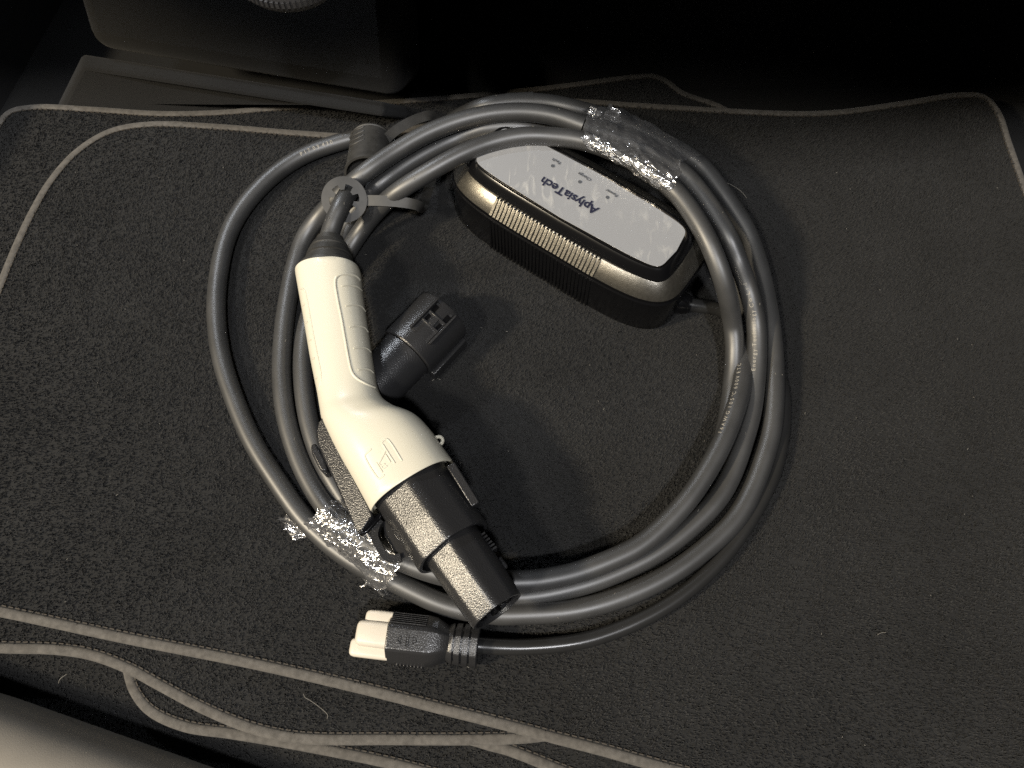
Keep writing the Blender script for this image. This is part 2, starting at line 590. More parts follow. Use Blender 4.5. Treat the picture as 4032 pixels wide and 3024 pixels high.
def pile_mesh(name, poly, z, density, height, mat, parent, hidden_by=None):
    P = np.array([(p[0], p[1]) for p in poly])
    lo, hi = P.min(0), P.max(0)
    n = int((hi - lo).prod() * density)
    pts = rng.random((n, 2)) * (hi - lo) + lo
    pts = pts[visible_mask(pts, z)]
    pts = pts[inside(P, pts)]
    if hidden_by is not None:
        pts = pts[~inside(np.array([(p[0], p[1]) for p in hidden_by]), pts)]
    n = len(pts)
    # leaning nap: coherent direction with noise
    ang = 0.9 * np.sin(pts[:, 0] * 23 + 1.3 * np.sin(pts[:, 1] * 17)) + 0.8 * np.cos(pts[:, 1] * 19 + pts[:, 0] * 7) + rng.normal(0, 1.1, n)
    lean = height * (0.45 + 0.5 * rng.random(n))
    h = height * (0.55 + 0.7 * rng.random(n))
    wdt = 0.00042 * (0.7 + 0.7 * rng.random(n))
    base = np.column_stack([pts, np.full(n, z)])
    a2 = rng.random(n) * 2 * np.pi
    side = np.column_stack([np.cos(a2), np.sin(a2), np.zeros(n)]) * wdt[:, None]
    tip = base + np.column_stack([np.cos(ang) * lean, np.sin(ang) * lean, h])
    V = np.empty((n, 3, 3))
    V[:, 0] = base - side
    V[:, 1] = base + side
    V[:, 2] = tip
    me = bpy.data.meshes.new(name)
    me.vertices.add(3 * n)
    me.vertices.foreach_set('co', V.reshape(-1))
    me.loops.add(3 * n)
    me.loops.foreach_set('vertex_index', np.arange(3 * n, dtype=np.int32))
    me.polygons.add(n)
    me.polygons.foreach_set('loop_start', np.arange(0, 3 * n, 3, dtype=np.int32))
    me.update(calc_edges=True)
    me.validate()
    me.materials.append(mat)
    o = bpy.data.objects.new(name, me)
    col.objects.link(o)
    o.parent = parent
    o['kind'] = 'stuff'
    return o

def floor_mat(name, px, z, label, density, hidden_by=None, thick=0.0055, dense_h=0.0019, straight=()):
    pts = [W(u, v, z) for u, v in px]
    poly = [Vector(p) for p in catmull(pts, 8, closed=True)]
    root = empty(name, (sum(p.x for p in pts) / len(pts), sum(p.y for p in pts) / len(pts), z - thick))
    tess = tessellate_polygon([poly])
    n = len(poly)
    V = [Vector((p.x, p.y, z)) for p in poly] + [Vector((p.x, p.y, z - thick)) for p in poly]
    Fs = [tuple(t) for t in tess] + [tuple(i + n for i in reversed(t)) for t in tess]
    Fs += [(i, n + i, n + (i + 1) % n, (i + 1) % n) for i in range(n)]
    body = recalc(new_obj('carpet', V, Fs, M['mat_pile'], root, smooth=False))
    # soft bound edge
    prof = []
    for k in range(14):
        a = 2 * math.pi * k / 14
        prof.append((math.copysign(abs(math.cos(a)) ** 0.8, math.cos(a)), 0.75 * math.copysign(abs(math.sin(a)) ** 0.8, math.sin(a))))
    path = [np.array((p.x, p.y, z - thick * 0.30)) for p in poly]
    V_, F_ = tube_geo(path, 0.0031, closed=True, profile=prof)
    recalc(new_obj('edge_binding', V_, F_, M['binding'], root))
    # stitches just inside the binding
    P, T, S, U = frames(path, True)
    ctr = np.mean(P, axis=0)
    L = 0.0
    seglen = np.linalg.norm(np.roll(P, -1, 0) - P, axis=1)
    area = 0.5 * np.sum(P[:, 0] * np.roll(P[:, 1], -1) - np.roll(P[:, 0], -1) * P[:, 1])
    sgn = 1.0 if area > 0 else -1.0
    cum = np.concatenate([[0], np.cumsum(seglen)])
    parts = []
    pitch = 0.0042
    for k in range(int(cum[-1] / pitch)):
        s = k * pitch
        i = min(np.searchsorted(cum, s, side='right') - 1, len(P) - 1)
        t = (s - cum[i]) / max(seglen[i], 1e-9)
        j = (i + 1) % len(P)
        p = P[i] * (1 - t) + P[j] * t
        sd_ = S[i] * (1 - t) + S[j] * t
        q = p + sd_ * sgn * 0.0034
        q[2] = z + 0.0007
        if not visible_mask(q[None, :2], z)[0]: continue
        parts.append(box_geo(q, T[i], S[i], (0, 0, 1), 0.0028, 0.0007, 0.0008))
    if parts:
        V_, F_ = join_geo(parts)
        st = new_obj('stitching', V_, F_, M['thread'], root, smooth=False)
        st['kind'] = 'stuff'
    shrink = [p + Vector(S[i]) * sgn * 0.0028 for i, p in enumerate(poly)]
    pl = pile_mesh('pile', shrink, z, density, dense_h, M['fibre'], root, hidden_by)
    pl.matrix_parent_inverse = root.matrix_world.inverted()
    tag(root, label, 'floor mat', 'car floor mats stacked in the trunk')
    return poly

V2P = 4032 / 2212
def vp(*pts): return [(u * V2P, v * V2P) for u, v in pts]

pxA = vp((-120, 900), (-30, 690), (30, 540), (70, 455), (110, 388), (165, 327), (235, 284), (320, 268), (480, 274), (640, 287), (760, 293), (880, 280), (1000, 250), (1183, 219), (1400, 229), (1550, 238), (1702, 245), (1803, 243), (1954, 223), (2075, 205), (2125, 209), (2155, 240), (2180, 310), (2215, 410), (2290, 620), (2420, 1100), (2450, 1500), (2300, 1790), (1900, 1770), (1450, 1662), (1299, 1620), (1198, 1594), (1097, 1567), (946, 1529), (794, 1490), (546, 1433), (278, 1380), (0, 1321), (-120, 1300))
polyA = floor_mat('floor_mat', pxA, 0.0, 'topmost dark grey carpet car mat that carries the coiled cable', 900000)
zB = -0.009
pxB = vp((-150, 800), (-60, 400), (-10, 280), (20, 242), (70, 231), (200, 236), (340, 245), (470, 243), (600, 233), (900, 216), (1180, 190), (1370, 166), (1410, 164), (1440, 176), (1475, 201), (1566, 236), (1800, 420), (2000, 900), (1700, 1450), (1250, 1575), (1150, 1592), (1041, 1597), (843, 1597), (645, 1594), (546, 1574), (446, 1534), (347, 1482), (278, 1445), (198, 1415), (124, 1403), (0, 1399), (-160, 1390))
polyB = floor_mat('floor_mat', pxB, zB, 'dark grey car mat directly under the topmost one, its edge showing on two sides', 900000, hidden_by=polyA)
zE = -0.018
pxE = vp((272, 1425), (276, 1452), (288, 1490), (322, 1534), (397, 1569), (496, 1584), (645, 1609), (843, 1649), (1000, 1690), (1600, 1850), (1900, 1500), (1200, 1200), (500, 1250), (300, 1330))
polyE = floor_mat('floor_mat', pxE, zE, 'lowest dark grey car mat whose rounded corner pokes out near the beige sill', 900000, hidden_by=polyB)
pxF = vp((960, 1570), (1040, 1604), (1097, 1620), (1180, 1652), (1300, 1700), (1700, 1860), (2000, 1500), (1400, 1300))
fl = bpy.data.objects['trunk_floor']
pf = pile_mesh('pile', [W(-60, 2300, FLOOR_Z), W(-60, 3060, FLOOR_Z), W(1500, 3060, FLOOR_Z), W(1500, 2300, FLOOR_Z)], FLOOR_Z, 700000, 0.0016, M['fibre'], fl, hidden_by=polyB)
polyF = floor_mat('floor_mat', pxF, -0.0135, 'dark grey car mat with only a short strip of stitched edge showing', 700000, hidden_by=polyA, thick=0.004)

# ------------------------------------------------------------------ control box
EX = Vector((0.819, -0.574, 0)); EN = Vector((0.574, 0.819, 0)); UP = Vector((0, 0, 1))
BC = Vector((0.0435, 0.1080, 0.0008))
def box_pt(a, b, z): return BC + EX * a + EN * b + UP * z
def superring(ha, hb, z, n=96, e=4.2, off=(0, 0), warp=0.0):
    r = []
    for k in range(n):
        t = 2 * math.pi * k / n
        c, s = math.cos(t), math.sin(t)
        x = math.copysign(abs(c) ** (2 / e), c); y = math.copysign(abs(s) ** (2 / e), s)
        r.append(box_pt(off[0] + ha * x * (1 - 0.3 * warp * y * y), off[1] + hb * y * (1 - warp * x * x), z))
    return r
HA, HB = 0.0885, 0.0388
root = empty('control_box', BC)
def bshell(name, prof, mat, parent, e=4.2, angle=25, warp=0.0):
    rings = [superring(HA - d, HB - d - 0.0015 * d / 0.0161, z, e=e, off=(0, -0.0015 * d / 0.0161), warp=warp) for d, z in prof]
    V_, F_ = loft_geo(rings)
    return recalc(new_obj(name, V_, F_, mat, parent, angle=angle))
low = bshell('lower_case', [(0.0045, 0.0), (0.0015, 0.00120), (0.0004, 0.00400), (0.0, 0.03750), (0.0008, 0.03850), (0.0022, 0.03870)], M['gloss_black'], root)
up_ = bshell('upper_case', [(0.0016, 0.03860), (0.0007, 0.03930), (0.0009, 0.04100)], M['gloss_black'], root)
band = bshell('chamfer_band', [(0.0010, 0.04100), (0.0012, 0.04140), (0.0092, 0.05000), (0.0100, 0.05040)], M['satin_band'], root)
lid = bshell('lid', [(0.0100, 0.04950), (0.0102, 0.05120), (0.0112, 0.05240), (0.0132, 0.05620), (0.0146, 0.05740), (0.0156, 0.05760)], M['gloss_black'], root, e=7.0, warp=0.09)
line = bshell('trim_line', [(0.0152, 0.05660), (0.0154, 0.05790), (0.0162, 0.05800)], M['chrome_line'], root, e=12.0, warp=0.14)
lab = bshell('face_label', [(0.0161, 0.05660), (0.0161, 0.05810), (0.0162, 0.05825)], M['label'], root, e=14.0, warp=0.15)
bshell('protective_film', [(0.0172, 0.05870), (0.0173, 0.05875)], M['label_film_glints'], lab, e=14.0, warp=0.15)
LZ = 0.05895
def text_on_box(s, size, u, v, mat, xs=1.0):
    c = W(u, v, BC.z + LZ)
    V_, F_ = text_geo(s, size, lambda x, y: c - EX * (x * xs) - EN * y)
    return new_obj('lettering', V_, F_, mat, lab, smooth=False)
text_on_box('AplysiaTech', 0.0086, 2240, 768, M['print_dark'], 1.02)
for s, u, v in (('Fault', 2191, 634), ('Charge', 2302, 695), ('Power', 2409, 759)):
    text_on_box(s, 0.0030, u, v, M['print_grey'], 1.1)
for u, v in ((2176, 652), (2283, 715), (2392, 776)):
    c = W(u, v, BC.z + LZ)
    V_, F_ = revolve_geo(c, (0, 0, 1), [(-0.0003, 0.00115), (0.0, 0.0011)], 20)
    new_obj('indicator_lamp', V_, F_, M['print_grey'], lab)
# grip ribs: proud strips standing on the sloped band, and below them on the case
def side_b(a, ins=0.0, e=4.2):
    ha, hb = HA - ins, HB - ins
    return hb * (1 - min(1, abs(a) / ha) ** e) ** (1 / e)
rib_me = None
NR = 29
for sgn in (-1,):
    for k in range(NR):
        a = -0.0440 + 0.0790 * k / (NR - 1)
        p0 = box_pt(a, sgn * (side_b(a, 0.0010) + 0.0002), 0.0416)
        p1 = box_pt(a, sgn * (side_b(a, 0.0092) + 0.0002 ), 0.0502)
        ez_ = (p1 - p0).normalized()
        nn = EX.cross(ez_).normalized()
        if nn.z < 0: nn = -nn
        V_, F_ = box_geo((p0 + p1) / 2 + nn * 0.0002, EX, nn, ez_, 0.0017, 0.0014, (p1 - p0).length)
        new_obj('grip_rib', V_, F_, M['satin_band'], band, smooth=False)
        V_, F_ = revolve_geo(p1 + ez_ * 0.0004, nn, [(-0.001, 0.0008), (0.0008, 0.0007), (0.0011, 0.0003)], 8)
        new_obj('grip_stud', V_, F_, M['gloss_black'], band)
    if sgn == -1:
        for k in range(NR):
            a = -0.0440 + 0.0790 * k / (NR - 1)
            p = box_pt(a, sgn * (side_b(a) - 0.0001), 0.0200)
            V_, F_ = box_geo(p, EX, EN, UP, 0.0012, 0.0009, 0.034)
            new_obj('case_rib', V_, F_, M['gloss_black'], low, smooth=False)
# cord outlet at the end of the box
pe = box_pt(HA - 0.004, -0.006, 0.0115)
pdir = (W(2839, 1222, 0.0085) - pe).normalized()
V_, F_ = revolve_geo(pe, pdir, [(0, 0.0075), (0.006, 0.0075), (0.007, 0.0068), (0.0085, 0.0068), (0.009, 0.0058), (0.010, 0.0058)], 24)
new_obj('cord_outlet', V_, F_, M['gloss_black'], root)
tag(root, 'black charger control box with grey face label lying inside the coil', 'control box')

# ------------------------------------------------------------------ cables
CR = 0.0062
def path3(pts, n=10, it=6, lift=True):
    if lift: pts = [(u, v, z + (0.010 if z > .0355 else (.005 if z > .027 else 0))) for u, v, z in pts]
    return smooth_path(catmull([W(*p) for p in pts], n), it)
strands = {}
strands['outer_left'] = path3([(2100, 397, .030), (1996, 404, .030), (1901, 420, .028), (1806, 462, .017), (1690, 530, .014), (1590, 572, .010), (1500, 560, .008), (1430, 540, .008), (1348, 557, .008), (1203, 608, .0075), (1076, 690, .0075), (962, 810, .0075), (896, 930, .0075), (861, 1080, .0075), (851, 1238, .0075), (871, 1406, .0075), (924, 1575, .0075), (997, 1744, .0075), (1103, 1913, .0075), (1194, 2039, .0075), (1260, 2105, .0075), (1330, 2165, .0075), (1420, 2225, .0075), (1551, 2288, .0075), (1638, 2332, .0075), (1734, 2375, .0075), (1830, 2402, .0075), (1950, 2418, .0075), (2080, 2416, .0075), (2270, 2400, .0075), (2460, 2346, .0075), (2650, 2254, .0075), (2808, 2134, .0075), (2903, 2036, .0075), (2966, 1919, .0080), (3010, 1800, .009), (3040, 1684, .010), (3050, 1503, .011), (3041, 1322, .013), (3012, 1141, .015), (2970, 985, .018), (2930, 889, .021), (2834, 745, .024), (2757, 648, .025), (2600, 550, .026), (2450, 482, .026), (2281, 432, .030), (2155, 405, .030), (1996, 401, .030)])
strands['second'] = path3([(2300, 496, .049), (2186, 457, .049), (2060, 442, .048), (1933, 449, .047), (1806, 478, .045), (1680, 527, .043), (1553, 600, .040), (1427, 688, .037), (1340, 765, .030), (1260, 850, .020), (1204, 925, .013), (1165, 1030, .009), (1135, 1170, .0075), (1115, 1322, .0075), (1109, 1491, .0075), (1130, 1660, .0075), (1185, 1828, .0075), (1253, 1955, .009), (1310, 2030, .012), (1380, 2095, .015), (1470, 2150, .018), (1575, 2205, .020), (1734, 2262, .020), (1880, 2285, .020), (2067, 2288, .020), (2143, 2281, .019), (2270, 2254, .018), (2396, 2208, .018), (2523, 2146, .018), (2650, 2033, .019), (2740, 1925, .020), (2841, 1752, .021), (2902, 1593, .020), (2924, 1500, .0165), (2932, 1420, .0115), (2934, 1340, .008), (2931, 1262, .007), (2905, 1130, .007), (2860, 1030, .007), (2790, 920, .007)])
strands['third'] = path3([(2200, 545, .034), (2060, 500, .036), (1914, 506, .036), (1806, 542, .035), (1680, 602, .033), (1585, 660, .031), (1490, 730, .028), (1430, 790, .023), (1385, 850, .016), (1345, 930, .010), (1310, 1040, .008), (1295, 1150, .0075), (1300, 1300, .0075)])
strands['inner'] = path3([(2845, 1750, .007), (2866, 1650, .007), (2880, 1560, .007), (2887, 1480, .0090), (2892, 1410, .0125), (2892, 1340, .0175), (2884, 1275, .0235), (2868, 1179, .0355), (2841, 1082, .043), (2805, 986, .050), (2757, 889, .0535), (2697, 800, .054), (2656, 752, .054), (2560, 672, .054), (2450, 610, .054), (2306, 557, .053), (2186, 540, .052), (2060, 537, .052), (1933, 563, .051), (1806, 613, .050), (1680, 683, .046), (1553, 765, .036), (1458, 860, .024), (1400, 942, .014), (1320, 1070, .009), (1235, 1200, .0085), (1198, 1340, .0085), (1193, 1491, .0085), (1216, 1660, .0085), (1262, 1800, .008), (1340, 1940, .0075), (1430, 2060, .0075), (1540, 2150, .0072), (1700, 2240, .0072), (1860, 2315, .0072), (1980, 2345, .0072), (2092, 2343, .0072), (2206, 2324, .0075), (2333, 2290, .008), (2460, 2240, .008), (2586, 2175, .0085), (2713, 2080, .009), (2827, 1965, .010), (2883, 1865, .010), (2926, 1744, .011), (2959, 1624, .012), (2975, 1503, .014), (2981, 1382, .018), (2976, 1270, .024), (2950, 1150, .030), (2909, 1034, .035), (2870, 938, .038), (2815, 841, .040), (2747, 745, .041), (2699, 692, .0415), (2580, 605, .043), (2450, 548, .046), (2300, 496, .049)])
strands['from_gun'] = path3([(1293, 960, .042), (1302, 915, .0435), (1318, 868, .046), (1345, 808, .048), (1372, 760, .044), (1400, 722, .034), (1440, 692, .021), (1500, 650, .012), (1580, 600, .012), (1690, 545, .020)], it=3, lift=False)
V_, F_ = join_geo([tube_geo(p, CR, 20) for p in strands.values()])
cable = new_obj('charging_cable', V_, F_, M['cable'], angle=60)
tag(cable, 'thick matte black charging cable wound in a wide loop', 'cable')

def cable_text(s, size, px_mid, strand, ang, flip=False, parent=None):
    P, T, S, U = frames(strands[strand])
    q = np.array(W(*px_mid))
    i0 = int(np.argmin(np.linalg.norm(P - q, axis=1)))
    seg = np.linalg.norm(np.diff(P, axis=0), axis=1)
    cum = np.concatenate([[0], np.cumsum(seg)])
    s0_ = cum[i0]
    sg = -1 if flip else 1
    rr = CR + 0.00012
    def mp(x, y):
        d = np.clip(s0_ + sg * x, 0, cum[-1])
        pt = np.array([np.interp(d, cum, P[:, k]) for k in range(3)])
        sv = np.array([np.interp(d, cum, S[:, k]) for k in range(3)])
        uv = np.array([np.interp(d, cum, U[:, k]) for k in range(3)])
        a = ang + sg * y / rr
        return pt + rr * (math.sin(a) * sv + math.cos(a) * uv)
    V_, F_ = text_geo(s, size, mp, 0.0)
    return new_obj('printed_lettering', V_, F_, M['print_light'], parent or cable, smooth=False)
cable_text('E n e r g y  T e c h n o l o g y  C o  L t d', 0.0036, (2958, 1290, .024), 'inner', 0.55)
cable_text('1 6 A W G  1 0 5 °C  6 0 0 V  E T C', 0.0036, (2905, 1570, .022), 'second', 0.75)
cable_text('P 1 7  0 3  4 3 0', 0.0040, (1250, 587, .0075), 'outer_left', 0.45, flip=True)

# power cord from the control box, under the coil, round to the plug
cp = [pe + pdir * 0.004, pe + pdir * 0.012]
pts = [np.array(c) for c in cp] + [np.array(W(*p)) for p in [(2839, 1222, .0075), (2930, 1290, .0045), (3030, 1400, .0042), (3080, 1540, .0042), (3084, 1650, .0042), (3072, 1760, .0045), (3044, 1870, .0045), (3004, 1957, .0045), (2947, 2058, .0045), (2871, 2166, .0045), (2776, 2267, .0045), (2650, 2368, .0045), (2523, 2440, .0045), (2396, 2493, .0045), (2270, 2528, .005), (2080, 2547, .006), (1950, 2545, .008), (1880, 2540, .010), (1840, 2538, .0105)]]
cord_path = smooth_path(catmull(pts, 10), 6)
V_, F_ = tube_geo(cord_path, 0.0046, 18)
o = new_obj('power_cord', V_, F_, M['cord'], angle=60)
tag(o, 'thin glossy black cord running from the control box round to the wall plug', 'cord')

# ------------------------------------------------------------------ charging gun
ZC = 0.0425
gun = empty('charging_gun', W(1560, 1700, 0.014))
LR = [((1167, 1084), (1420, 1066)), ((1182, 1169), (1428, 1150)), ((1201, 1274), (1441, 1240)), ((1213, 1346), (1453, 1315)), ((1226, 1422), (1464, 1392)), ((1241, 1498), (1475, 1462)), ((1253, 1556), (1487, 1524)), ((1263, 1615), (1514, 1578)), ((1273, 1665), (1570, 1617)), ((1300, 1725), (1642, 1646)), ((1340, 1805), (1700, 1703)), ((1400, 1912), (1745, 1766)), ((1462, 2026), (1787, 1823))]
secs = []
for i, (l, r) in enumerate(LR):
    L = W(*l, ZC); R = W(*r, ZC)
    secs.append(np.concatenate([np.array(L), np.array(R)]))
secs = catmull(secs, 5)
rings = []
NS = 56
def gun_ring(L, R, sc=1.0, e=2.35, shift=None, bk=0.95):
    L = Vector(L); R = Vector(R)
    c = (L + R) / 2
    if shift is not None: c = c + shift
    d = (R - L) / 2
    a = d.length; d = d / a
    a *= sc
    b = min(a * bk, 0.0285)
    ring = []
    for k in range(NS):
        t = 2 * math.pi * k / NS
        cc, ss = math.cos(t), math.sin(t)
        ring.append(c + d * (a * math.copysign(abs(cc) ** (2 / e), cc)) + UP * (b * math.copysign(abs(ss) ** (2 / e), ss)))
    return ring
hL, hR = Vector(secs[0][:3]), Vector(secs[0][3:])
fL, fR = Vector(secs[-1][:3]), Vector(secs[-1][3:])
h_ax = ((Vector(secs[0][:3]) + Vector(secs[0][3:])) - (Vector(secs[3][:3]) + Vector(secs[3][3:]))).normalized()   # out of the handle
f_ax = Vector((fR - fL)); f_ax = Vector((f_ax.y, -f_ax.x, 0)).normalized()
if f_ax.y > 0: f_ax = -f_ax
rings.append(gun_ring(hL, hR, 0.80, shift=-h_ax * 0.004))
rings.append(gun_ring(hL, hR, 0.93, shift=h_ax * 0.0002))
rings.append(gun_ring(hL, hR, 0.97, shift=h_ax * 0.0006))
rings.append(gun_ring(hL, hR, 0.995))
for s in secs[1:]:
    rings.append(gun_ring(s[:3], s[3:]))
rings.append(gun_ring(fL, fR, 0.985, shift=f_ax * 0.0006))
rings.append(gun_ring(fL, fR, 0.95, shift=f_ax * 0.0004))
rings.append(gun_ring(fL, fR, 0.935, shift=-f_ax * 0.004))
V_, F_ = loft_geo(rings)
gbody = recalc(new_obj('handle_body', V_, F_, M['white_plastic'], gun, angle=40))
gbody['label'] = 'white moulded handle shell'
bm = bmesh.new(); bm.from_mesh(gbody.data); gtree = BVHTree.FromBMesh(bm); bm.free()

def on_surface(u, v, lift=0.0, tree=None):
    hit = (tree or gtree).ray_cast(CAM, ray(u, v))
    if hit[0] is None: return None
    return np.array(hit[0] + hit[1] * lift)
def surf_tube(name, px, r, parent, mat, lift=0.0, n=6, tree=None):
    pts = [on_surface(u, v, lift, tree) for u, v in [tuple(q) for q in catmull(px, n)]]
    pts = [p for p in pts if p is not None]
    if len(pts) < 3: return None
    V_, F_ = tube_geo(smooth_path(pts, 1), r, 8)
    return new_obj(name, V_, F_, mat, parent, angle=70)
def c6(*pts): return [(1150 + .4219 * x, 1000 + .4219 * y) for x, y in pts]
gr = surf_tube('grip_outline', c6((632, 240), (600, 205), (540, 186), (460, 190), (415, 215), (402, 260), (420, 400), (460, 600), (500, 830), (540, 1040), (562, 1110), (605, 1160), (680, 1205), (772, 1246)), 0.0009, gbody, M['white_plastic'], -0.0002)
for q in ([(465, 298), (540, 288), (610, 305), (655, 342)], [(500, 485), (580, 470), (650, 490), (683, 535)], [(535, 682), (600, 668), (675, 685), (708, 725)], [(575, 880), (650, 868), (700, 880), (734, 915)], [(615, 1082), (680, 1068), (735, 1085), (758, 1108)]):
    surf_tube('grip_ridge', c6(*q), 0.0006, gbody, M['white_plastic'], -0.0001)
surf_tube('grip_outline', c6((78, 330), (95, 322), (120, 345), (140, 430), (180, 650), (220, 860), (260, 1060), (270, 1120), (265, 1200), (250, 1270)), 0.0006, gbody, M['white_plastic'], -0.0001)
for q in ([(98, 480), (108, 476), (122, 472)], [(126, 640), (138, 636), (150, 632)], [(155, 806), (168, 803), (182, 800)], [(186, 980), (198, 976), (212, 972)], [(220, 1158), (228, 1156), (238, 1154)]):
    surf_tube('grip_ridge', c6(*q), 0.0006, gbody, M['white_plastic'], -0.0001)
# moulded emblem on the head
for q in ([(1462, 1768), (1440, 1788), (1437, 1797), (1484, 1877), (1492, 1884), (1500, 1881), (1514, 1870)], [(1503, 1743), (1515, 1731), (1526, 1729), (1583, 1814)],
          [(1507, 1749), (1514, 1760), (1521, 1771)], [(1521, 1771), (1506, 1799), (1490, 1828)], [(1521, 1771), (1538, 1798), (1555, 1824)],
          [(1482, 1822), (1494, 1840), (1506, 1860)], [(1496, 1828), (1502, 1838), (1508, 1846)], [(1508, 1846), (1516, 1840), (1524, 1834)], [(1503, 1834), (1509, 1830), (1516, 1826)], [(1518, 1790), (1528, 1805), (1537, 1820)]):
    surf_tube('emblem_stroke', q, 0.00055, gbody, M['white_plastic'], -0.0001, 5)
# tether eyelet
ec = W(1727, 1735, ZC + 0.004)
V_, F_ = [], []
for i in range(24):
    for k in range(10):
        a, b = 2 * math.pi * i / 24, 2 * math.pi * k / 10
        V_.append(ec + Vector(((0.0024 + 0.0010 * math.cos(b)) * math.cos(a), (0.0024 + 0.0010 * math.cos(b)) * math.sin(a), 0.0010 * math.sin(b))))
F_ = [(i * 10 + k, ((i + 1) % 24) * 10 + k, ((i + 1) % 24) * 10 + (k + 1) % 10, i * 10 + (k + 1) % 10) for i in range(24) for k in range(10)]
new_obj('tether_eyelet', V_, F_, M['white_plastic'], gbody)

# boot at the end of the handle
hc = (hL + hR) / 2
ha_ = (hR - hL).length / 2
bend_ax = (Vector(W(1302, 905, .0435)) - hc).normalized()
V_, F_ = revolve_geo(hc, bend_ax, [(-0.003, ha_ * .93), (0.0015, ha_ * .94), (0.004, ha_ * .90), (0.0045, ha_ * .80), (0.009, ha_ * .74), (0.0095, ha_ * .68), (0.0105, ha_ * .68), (0.011, ha_ * .72), (0.0150, ha_ * .66), (0.0155, ha_ * .60), (0.0165, ha_ * .60), (0.017, ha_ * .62), (0.0205, ha_ * .54), (0.0210, ha_ * .47), (0.025, ha_ * .42), (0.0255, ha_ * .36)], 40)
recalc(new_obj('cable_boot', V_, F_, M['rubber'], gun))

# collar and nozzle
fc_ = (fL + fR) / 2
ra = (fR - fL).length / 2
cL = W(1652, 2247, ZC + .004); cR = W(1927, 2068, ZC + .004)
clen = ((cL + cR) / 2 - fc_).dot(f_ax); rc = (cR - cL).length / 2
nL = W(1864, 2479, ZC + .008); nR = W(2057, 2344, ZC + .008)
nlen = ((nL + nR) / 2 - fc_).dot(f_ax); rn = (nR - nL).length / 2
ncen = (nL + nR) / 2
ax2 = ((nL + nR) / 2 - fc_).normalized()
flats = [(1.10, 0.40), (1.98, 0.30)]
V_, F_ = revolve_geo(fc_, ax2, [(-0.004, rc * 1.02), (clen * .5, rc * 1.0), (clen - .001, rc), (clen, rc * .985), (clen, rc * .90), (clen - .006, rc * .88)], 72, flat=flats)
collar = recalc(new_obj('collar', V_, F_, M['black_plastic'], gun, angle=28))
V_, F_ = revolve_geo(fc_, ax2, [(clen - .008, rn * 1.10), (clen + .01, rn * 1.08), (nlen - .0015, rn * 1.0), (nlen, rn * .97), (nlen, rn * .88), (nlen - .004, rn * .86)], 72, flat=flats)
nozzle = recalc(new_obj('nozzle', V_, F_, M['black_plastic'], gun, angle=28))
s_ = ax2.cross(UP).normalized(); u_ = s_.cross(ax2).normalized()
for (x, y, r) in ((-.38, .36, .22), (.38, .36, .22), (0, -.5, .22), (-.52, -.16, .13), (.52, -.16, .13)):
    V_, F_ = revolve_geo(fc_ + s_ * (x * rn) + u_ * (y * rn), ax2, [(nlen - .005, r * rn), (nlen - .0012, r * rn), (nlen - .0010, r * rn * .6), (nlen - .004, r * rn * .55)], 16)
    new_obj('contact_socket', V_, F_, M['gloss_black'], nozzle)
# raised rail on the collar and ribbed spring on the nozzle
def rail(name, p0, p1, wid, h, mat, parent, bev=0.0006):
    d = (p1 - p0); L = d.length; d.normalize()
    s = d.cross(UP).normalized()
    V_, F_ = box_geo((p0 + p1) / 2, d, s, UP, L, wid, h)
    o = recalc(new_obj(name, V_, F_, mat, parent))
    if bev: bevel(o, bev)
    return o
rail('side_rail', W(1776, 1836, ZC + .010), W(1874, 1994, ZC + .010), 0.0050, 0.010, M['black_plastic'], collar)
for k in range(6):
    p = W(1893 + 9 * k, 2117 + 11 * k, ZC + .004)
    V_, F_ = box_geo(p + s_ * 0.0, ax2, s_, UP, 0.0010, 0.006, 0.012)
    new_obj('spring_rib', V_, F_, M['dark_plastic'], nozzle, smooth=False)
V_, F_ = box_geo(W(1972, 2222, ZC + .002), ax2, s_, UP, 0.007, 0.005, 0.006)
bevel(recalc(new_obj('locking_pawl', V_, F_, M['dark_plastic'], nozzle)), 0.0008)

# latch lever along the left side of the head
def px_prism(name, px, z0, z1, mat, parent, bev=0.0008, n=0, drop=None):
    pts = px if not n else [tuple(q) for q in catmull(px, n, closed=True)]
    zm = z1
    P = [W(u, v, zm) for u, v in pts]
    V_, F_ = prism_geo(P, z0, z1)
    if drop:
        for i in drop[0]: V_[len(P) + i].z -= drop[1]
    o = recalc(new_obj(name, V_, F_, mat, parent))
    if bev: bevel(o, bev)
    return o
lever = px_prism('latch_lever', [(1268, 1640), (1250, 1655), (1238, 1690), (1242, 1735), (1281, 1825), (1330, 1932), (1403, 2092), (1418, 2092), (1468, 2030), (1440, 1970), (1330, 1760), (1290, 1680)], 0.028, 0.052, M['black_plastic'], gun, 0.0010, drop=(range(1, 7), 0.0035))
px_prism('lever_tip', [(1405, 2096), (1420, 2110), (1450, 2096), (1500, 2040), (1506, 2022), (1490, 2016), (1466, 2034)], 0.030, 0.046, M['gloss_black'], lever, 0.001)
px_prism('press_button', [(1240, 1742), (1222, 1752), (1226, 1785), (1258, 1850), (1272, 1858), (1290, 1850), (1275, 1800)], 0.032, 0.047, M['dark_plastic'], lever, 0.0012)
hook = px_prism('latch_guard', [(1500, 2048), (1520, 2040), (1560, 2110), (1625, 2190), (1560, 2192), (1507, 2100)], 0.030, 0.0455, M['black_plastic'], gun, 0.0006, drop=((0, 4, 5), 0.006))
hp = smooth_path(catmull([W(u, v, .041) for u, v in ((1502, 2050), (1488, 2070), (1478, 2112), (1490, 2145), (1532, 2203), (1580, 2196))], 6), 1)
V_, F_ = tube_geo(hp, 0.0022, 8, profile=[(-.9, -1.6), (.9, -1.6), (.9, 1.6), (-.9, 1.6)])
